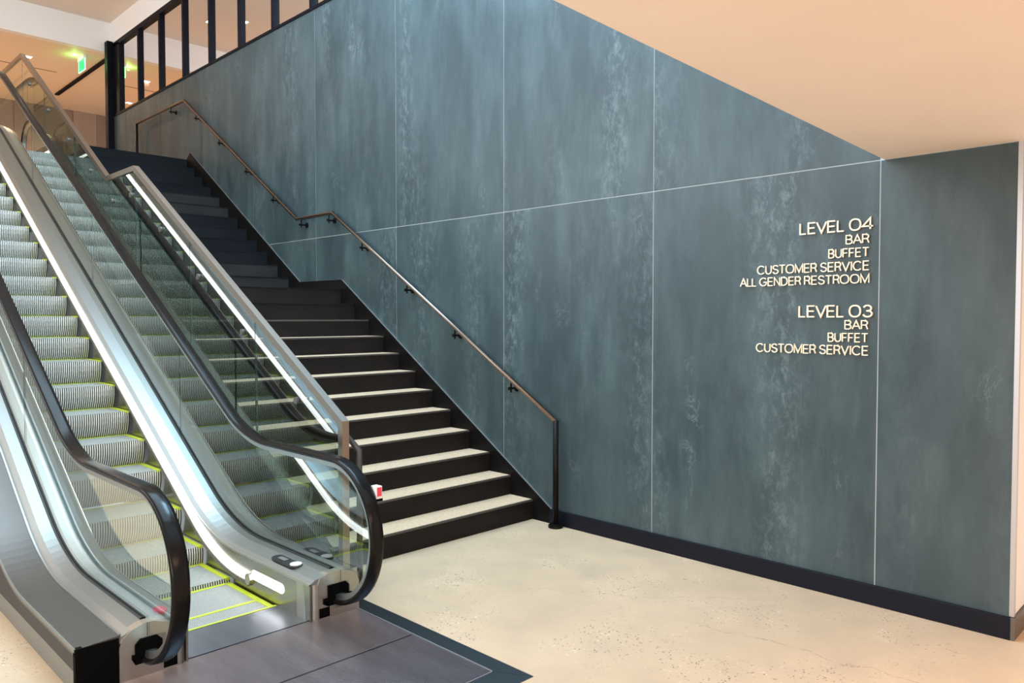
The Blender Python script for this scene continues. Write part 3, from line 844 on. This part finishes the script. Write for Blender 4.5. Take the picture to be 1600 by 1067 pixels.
def glyph(ch):
    """strokes on a cap height of 1 (centre lines), width"""
    if ch == 'L': return 0.50, [[(0, 1), (0, 0), (0.50, 0)]]
    if ch == 'E': return 0.58, [[(0.58, 1), (0, 1), (0, 0), (0.58, 0)], [(0, 0.52), (0.53, 0.52)]]
    if ch == 'F': return 0.54, [[(0.54, 1), (0, 1), (0, 0)], [(0, 0.50), (0.48, 0.50)]]
    if ch == 'V': return 0.80, [[(0, 1), (0.40, 0), (0.80, 1)]]
    if ch == 'A': return 0.80, [[(0, 0), (0.40, 1), (0.80, 0)], [(0.14, 0.34), (0.66, 0.34)]]
    if ch in 'O0': return (0.92, [ellipse_closed(0.92, 1.0)]) if ch == 'O' else (0.84, [ellipse_closed(0.84, 1.0)])
    if ch == '4': return 0.80, [[(0.60, 0), (0.60, 1), (0, 0.27), (0.80, 0.27)]]
    if ch == 'B': return 0.62, [[(0, 0), (0, 1), (0.36, 1)] + arc_pts(0.36, 0.76, 0.22, 0.24, 90, -90, 10) + [(0, 0.52)], [(0, 0.52), (0.37, 0.52)] + arc_pts(0.37, 0.26, 0.25, 0.26, 90, -90, 10) + [(0, 0)]]
    if ch == 'R': return 0.64, [[(0, 0), (0, 1), (0.36, 1)] + arc_pts(0.36, 0.745, 0.24, 0.255, 90, -90, 10) + [(0, 0.49)], [(0.34, 0.49), (0.48, 0.44), (0.64, 0.0)]]
    if ch == 'U': return 0.68, [[(0, 1), (0, 0.34)] + arc_pts(0.34, 0.34, 0.34, 0.34, 180, 360, 14) + [(0.68, 1)]]
    if ch == 'T': return 0.70, [[(0, 1), (0.70, 1)], [(0.35, 1), (0.35, 0)]]
    if ch == 'C': return 0.86, [arc_pts(0.46, 0.5, 0.46, 0.5, 42, 318, 26)]
    if ch == 'G': return 0.88, [arc_pts(0.46, 0.5, 0.46, 0.5, 44, 330, 26) + [(0.86, 0.46), (0.50, 0.46)]]
    if ch == 'S': return 0.66, [arc_pts(0.33, 0.75, 0.30, 0.25, 20, 200, 12) + [(0.14, 0.58), (0.50, 0.46)] + arc_pts(0.34, 0.26, 0.32, 0.26, 25, -170, 14)]
    if ch == 'M': return 0.86, [[(0, 0), (0, 1), (0.43, 0.06), (0.86, 1), (0.86, 0)]]
    if ch == 'N': return 0.68, [[(0, 0), (0, 1), (0.68, 0), (0.68, 1)]]
    if ch == 'D': return 0.72, [[(0.3, 0), (0, 0), (0, 1), (0.30, 1)] + arc_pts(0.30, 0.5, 0.42, 0.5, 90, -90, 16)]
    if ch == 'I': return 0.0, [[(0, 1), (0, 0)]]
    if ch == '3': return 0.68, [arc_pts(0.33, 0.75, 0.29, 0.25, 165, -75, 14) + [(0.26, 0.52)], [(0.26, 0.53)] + arc_pts(0.34, 0.27, 0.34, 0.27, 75, -165, 14)]


def ribbon(bm, pts, w, sx, sz, x0, z0, y0, y1):
    Pn = [Vector((x0 + p[0] * sx, z0 + p[1] * sz)) for p in pts]
    closed = (Pn[0] - Pn[-1]).length < 1e-5
    if closed: Pn = Pn[:-1]
    n = len(Pn); Ls, Rs = [], []
    for i in range(n):
        if closed: a = (Pn[i] - Pn[i - 1]).normalized(); b_ = (Pn[(i + 1) % n] - Pn[i]).normalized()
        else:
            a = (Pn[i] - Pn[i - 1]).normalized() if i else (Pn[1] - Pn[0]).normalized()
            b_ = (Pn[i + 1] - Pn[i]).normalized() if i < n - 1 else a
        d = (a + b_)
        d = d.normalized() if d.length > 1e-3 else a
        nn = Vector((-d.y, d.x)); k = 1 / max(0.42, abs(nn.dot(Vector((-a.y, a.x)))))
        p = Pn[i]
        if not closed and i == 0: p = p - a * 0.0
        Ls.append(p + nn * w / 2 * k); Rs.append(p - nn * w / 2 * k)
    v = [[bm.verts.new((q.x, yy, q.y)) for q in side_] for yy in (y0, y1) for side_ in (Ls, Rs)]
    fl0, fr0, bl, br = v
    for i in range(n if closed else n - 1):
        j = (i + 1) % n
        bm.faces.new([fl0[i], fl0[j], fr0[j], fr0[i]]); bm.faces.new([bl[i], br[i], br[j], bl[j]])
        bm.faces.new([fl0[i], bl[i], bl[j], fl0[j]]); bm.faces.new([fr0[i], fr0[j], br[j], br[i]])
    if not closed:
        bm.faces.new([fl0[0], fr0[0], br[0], bl[0]]); bm.faces.new([fl0[-1], bl[-1], br[-1], fr0[-1]])


def text_line(txt, xl, xr, z0, h, label, stroke=0.105):
    root = empty('wall_lettering', ((xl + xr) / 2, 0, z0), label, 'lettering', 'raised letters of the level directory')
    w = h * stroke; gap = 0.215; space = 0.50
    tot = 0; lay = []
    for i, ch in enumerate(txt):
        if ch == ' ': tot += space - 0.02; continue
        gw, gs = glyph(ch); g2 = gap
        if i and txt[i - 1] != ' ':
            pr = txt[i - 1] + ch
            if pr in ('EV', 'VE', 'LL', 'AL', 'RV', 'BA', 'AR', 'RO', 'ST', 'TO', '04'): g2 = gap * {'04': .75, 'LL': 0.75, 'ST': .75, 'TO': .7}.get(pr, 0.65)
            tot += g2
        lay.append((ch, tot, gw, gs)); tot += gw
    tot_w = xr - xl - w; cap_h = h - w; sx = tot_w / tot
    for ch, ox, gw, gs in lay:
        bm = bmesh.new()
        for sidx, s in enumerate(gs):
            # extend open straight stroke ends to square them off
            s = list(s)
            ribbon(bm, s, w, sx, cap_h, xl + w / 2 + ox * sx, z0 + w / 2, -0.016 - 0.0003 * sidx, -0.005)
        put(obj('letter', bm, 'letter_cream'), root)
    return root


text_line('LEVEL 04', -2.178, -1.719, 2.280, 0.076, 'large cream raised letters reading LEVEL 04 at the top of the directory', 0.118)
text_line('BAR', -1.884, -1.742, 2.200, 0.058, 'upper of the two cream BAR lines, raised letters just under LEVEL 04', 0.112)
text_line('BUFFET', -1.990, -1.742, 2.119, 0.058, 'upper BUFFET line in cream raised letters, second under LEVEL 04', 0.112)
text_line('CUSTOMER SERVICE', -2.467, -1.741, 2.036, 0.060, 'cream raised letters reading CUSTOMER SERVICE in the LEVEL 04 list', 0.112)
text_line('ALL GENDER RESTROOM', -2.591, -1.739, 1.958, 0.058, 'cream raised letters reading ALL GENDER RESTROOM', 0.112)
text_line('LEVEL 03', -2.178, -1.717, 1.750, 0.078, 'large cream raised letters reading LEVEL 03 midway down the directory', 0.118)
text_line('BAR', -1.884, -1.742, 1.676, 0.058, 'lower of the two cream BAR lines, raised letters just under LEVEL 03', 0.112)
text_line('BUFFET', -1.987, -1.741, 1.597, 0.058, 'lower BUFFET line in cream raised letters, second under LEVEL 03', 0.112)
text_line('CUSTOMER SERVICE', -2.470, -1.739, 1.518, 0.060, 'cream raised letters reading CUSTOMER SERVICE on the lowest line of the directory', 0.112)

# ------------------------------------------------------------------ exit sign and downlights
ex = empty('exit_sign', (-15.7, -0.30, CEIL_FAR), 'green glowing exit sign hanging from the upper ceiling beside the black post', 'exit sign')
put(bx('mount', -15.88, -15.52, -0.325, -0.275, CEIL_FAR - 0.07, CEIL_FAR, 'white_plastic', bevel=0.004), ex)
pn = put(bx('sign_panel', -15.88, -15.52, -0.304, -0.296, CEIL_FAR - 0.26, CEIL_FAR - 0.07, 'sign_green'), ex)
put(bx('figure_mark', -15.76, -15.70, -0.3065, -0.304, CEIL_FAR - 0.20, CEIL_FAR - 0.11, 'sign_dark'), ex)
put(bx('door_mark', -15.66, -15.61, -0.3065, -0.304, CEIL_FAR - 0.22, CEIL_FAR - 0.10, 'sign_dark'), ex)
bm = bmesh.new()
for a in ((-15.885, -15.875, CEIL_FAR - 0.265, CEIL_FAR - 0.07), (-15.525, -15.515, CEIL_FAR - 0.265, CEIL_FAR - 0.07), (-15.885, -15.515, CEIL_FAR - 0.27, CEIL_FAR - 0.26)):
    box(bm, a[0], a[1], -0.306, -0.294, a[2], a[3])
put(obj('glowing_edge', bm, 'sign_edge'), ex)
L_ = bpy.data.lights.new('exit_glow', 'POINT'); L_.energy = 1.6; L_.color = (0.25, 1, 0.15); L_.shadow_soft_size = 0.006
lo = bpy.data.objects.new('exit_glow', L_); COL.objects.link(lo); lo.location = (-15.7, -0.42, CEIL_FAR - 0.06)


def downlight(x, y_, z, label):
    r = empty('downlight', (x, y_, z), label, 'ceiling light', 'square recessed downlights')
    bm = bmesh.new()
    for a in ((-.07, -.055, -.07, .07), (.055, .07, -.07, .07), (-.055, .055, -.07, -.055), (-.055, .055, .055, .07)):
        box(bm, x + a[0], x + a[1], y_ + a[2], y_ + a[3], z - 0.008, z)
    put(obj('trim_ring', bm, 'white_paint'), r)
    put(bx('lens', x - .054, x + .054, y_ - .054, y_ + .054, z - 0.006, z - 0.001, 'lamp_white'), r)


downlight(-16.4, -1.0, CEIL_FAR, 'small square downlight in the tan upper ceiling above the balustrade corner')
downlight(-18.3, -1.3, CEIL_FAR, 'small square downlight in the tan ceiling nearest the brown panelled wall')
downlight(-13.75, -1.16, CEIL_HI, 'small square downlight in the high ceiling, mirrored in the windows')
downlight(-13.3, -1.6, CEIL_HI, 'second square downlight in the high ceiling, mirrored in the windows')
downlight(-13.85, -2.25, CEIL_HI, 'third square downlight in the high ceiling, furthest from the wall')
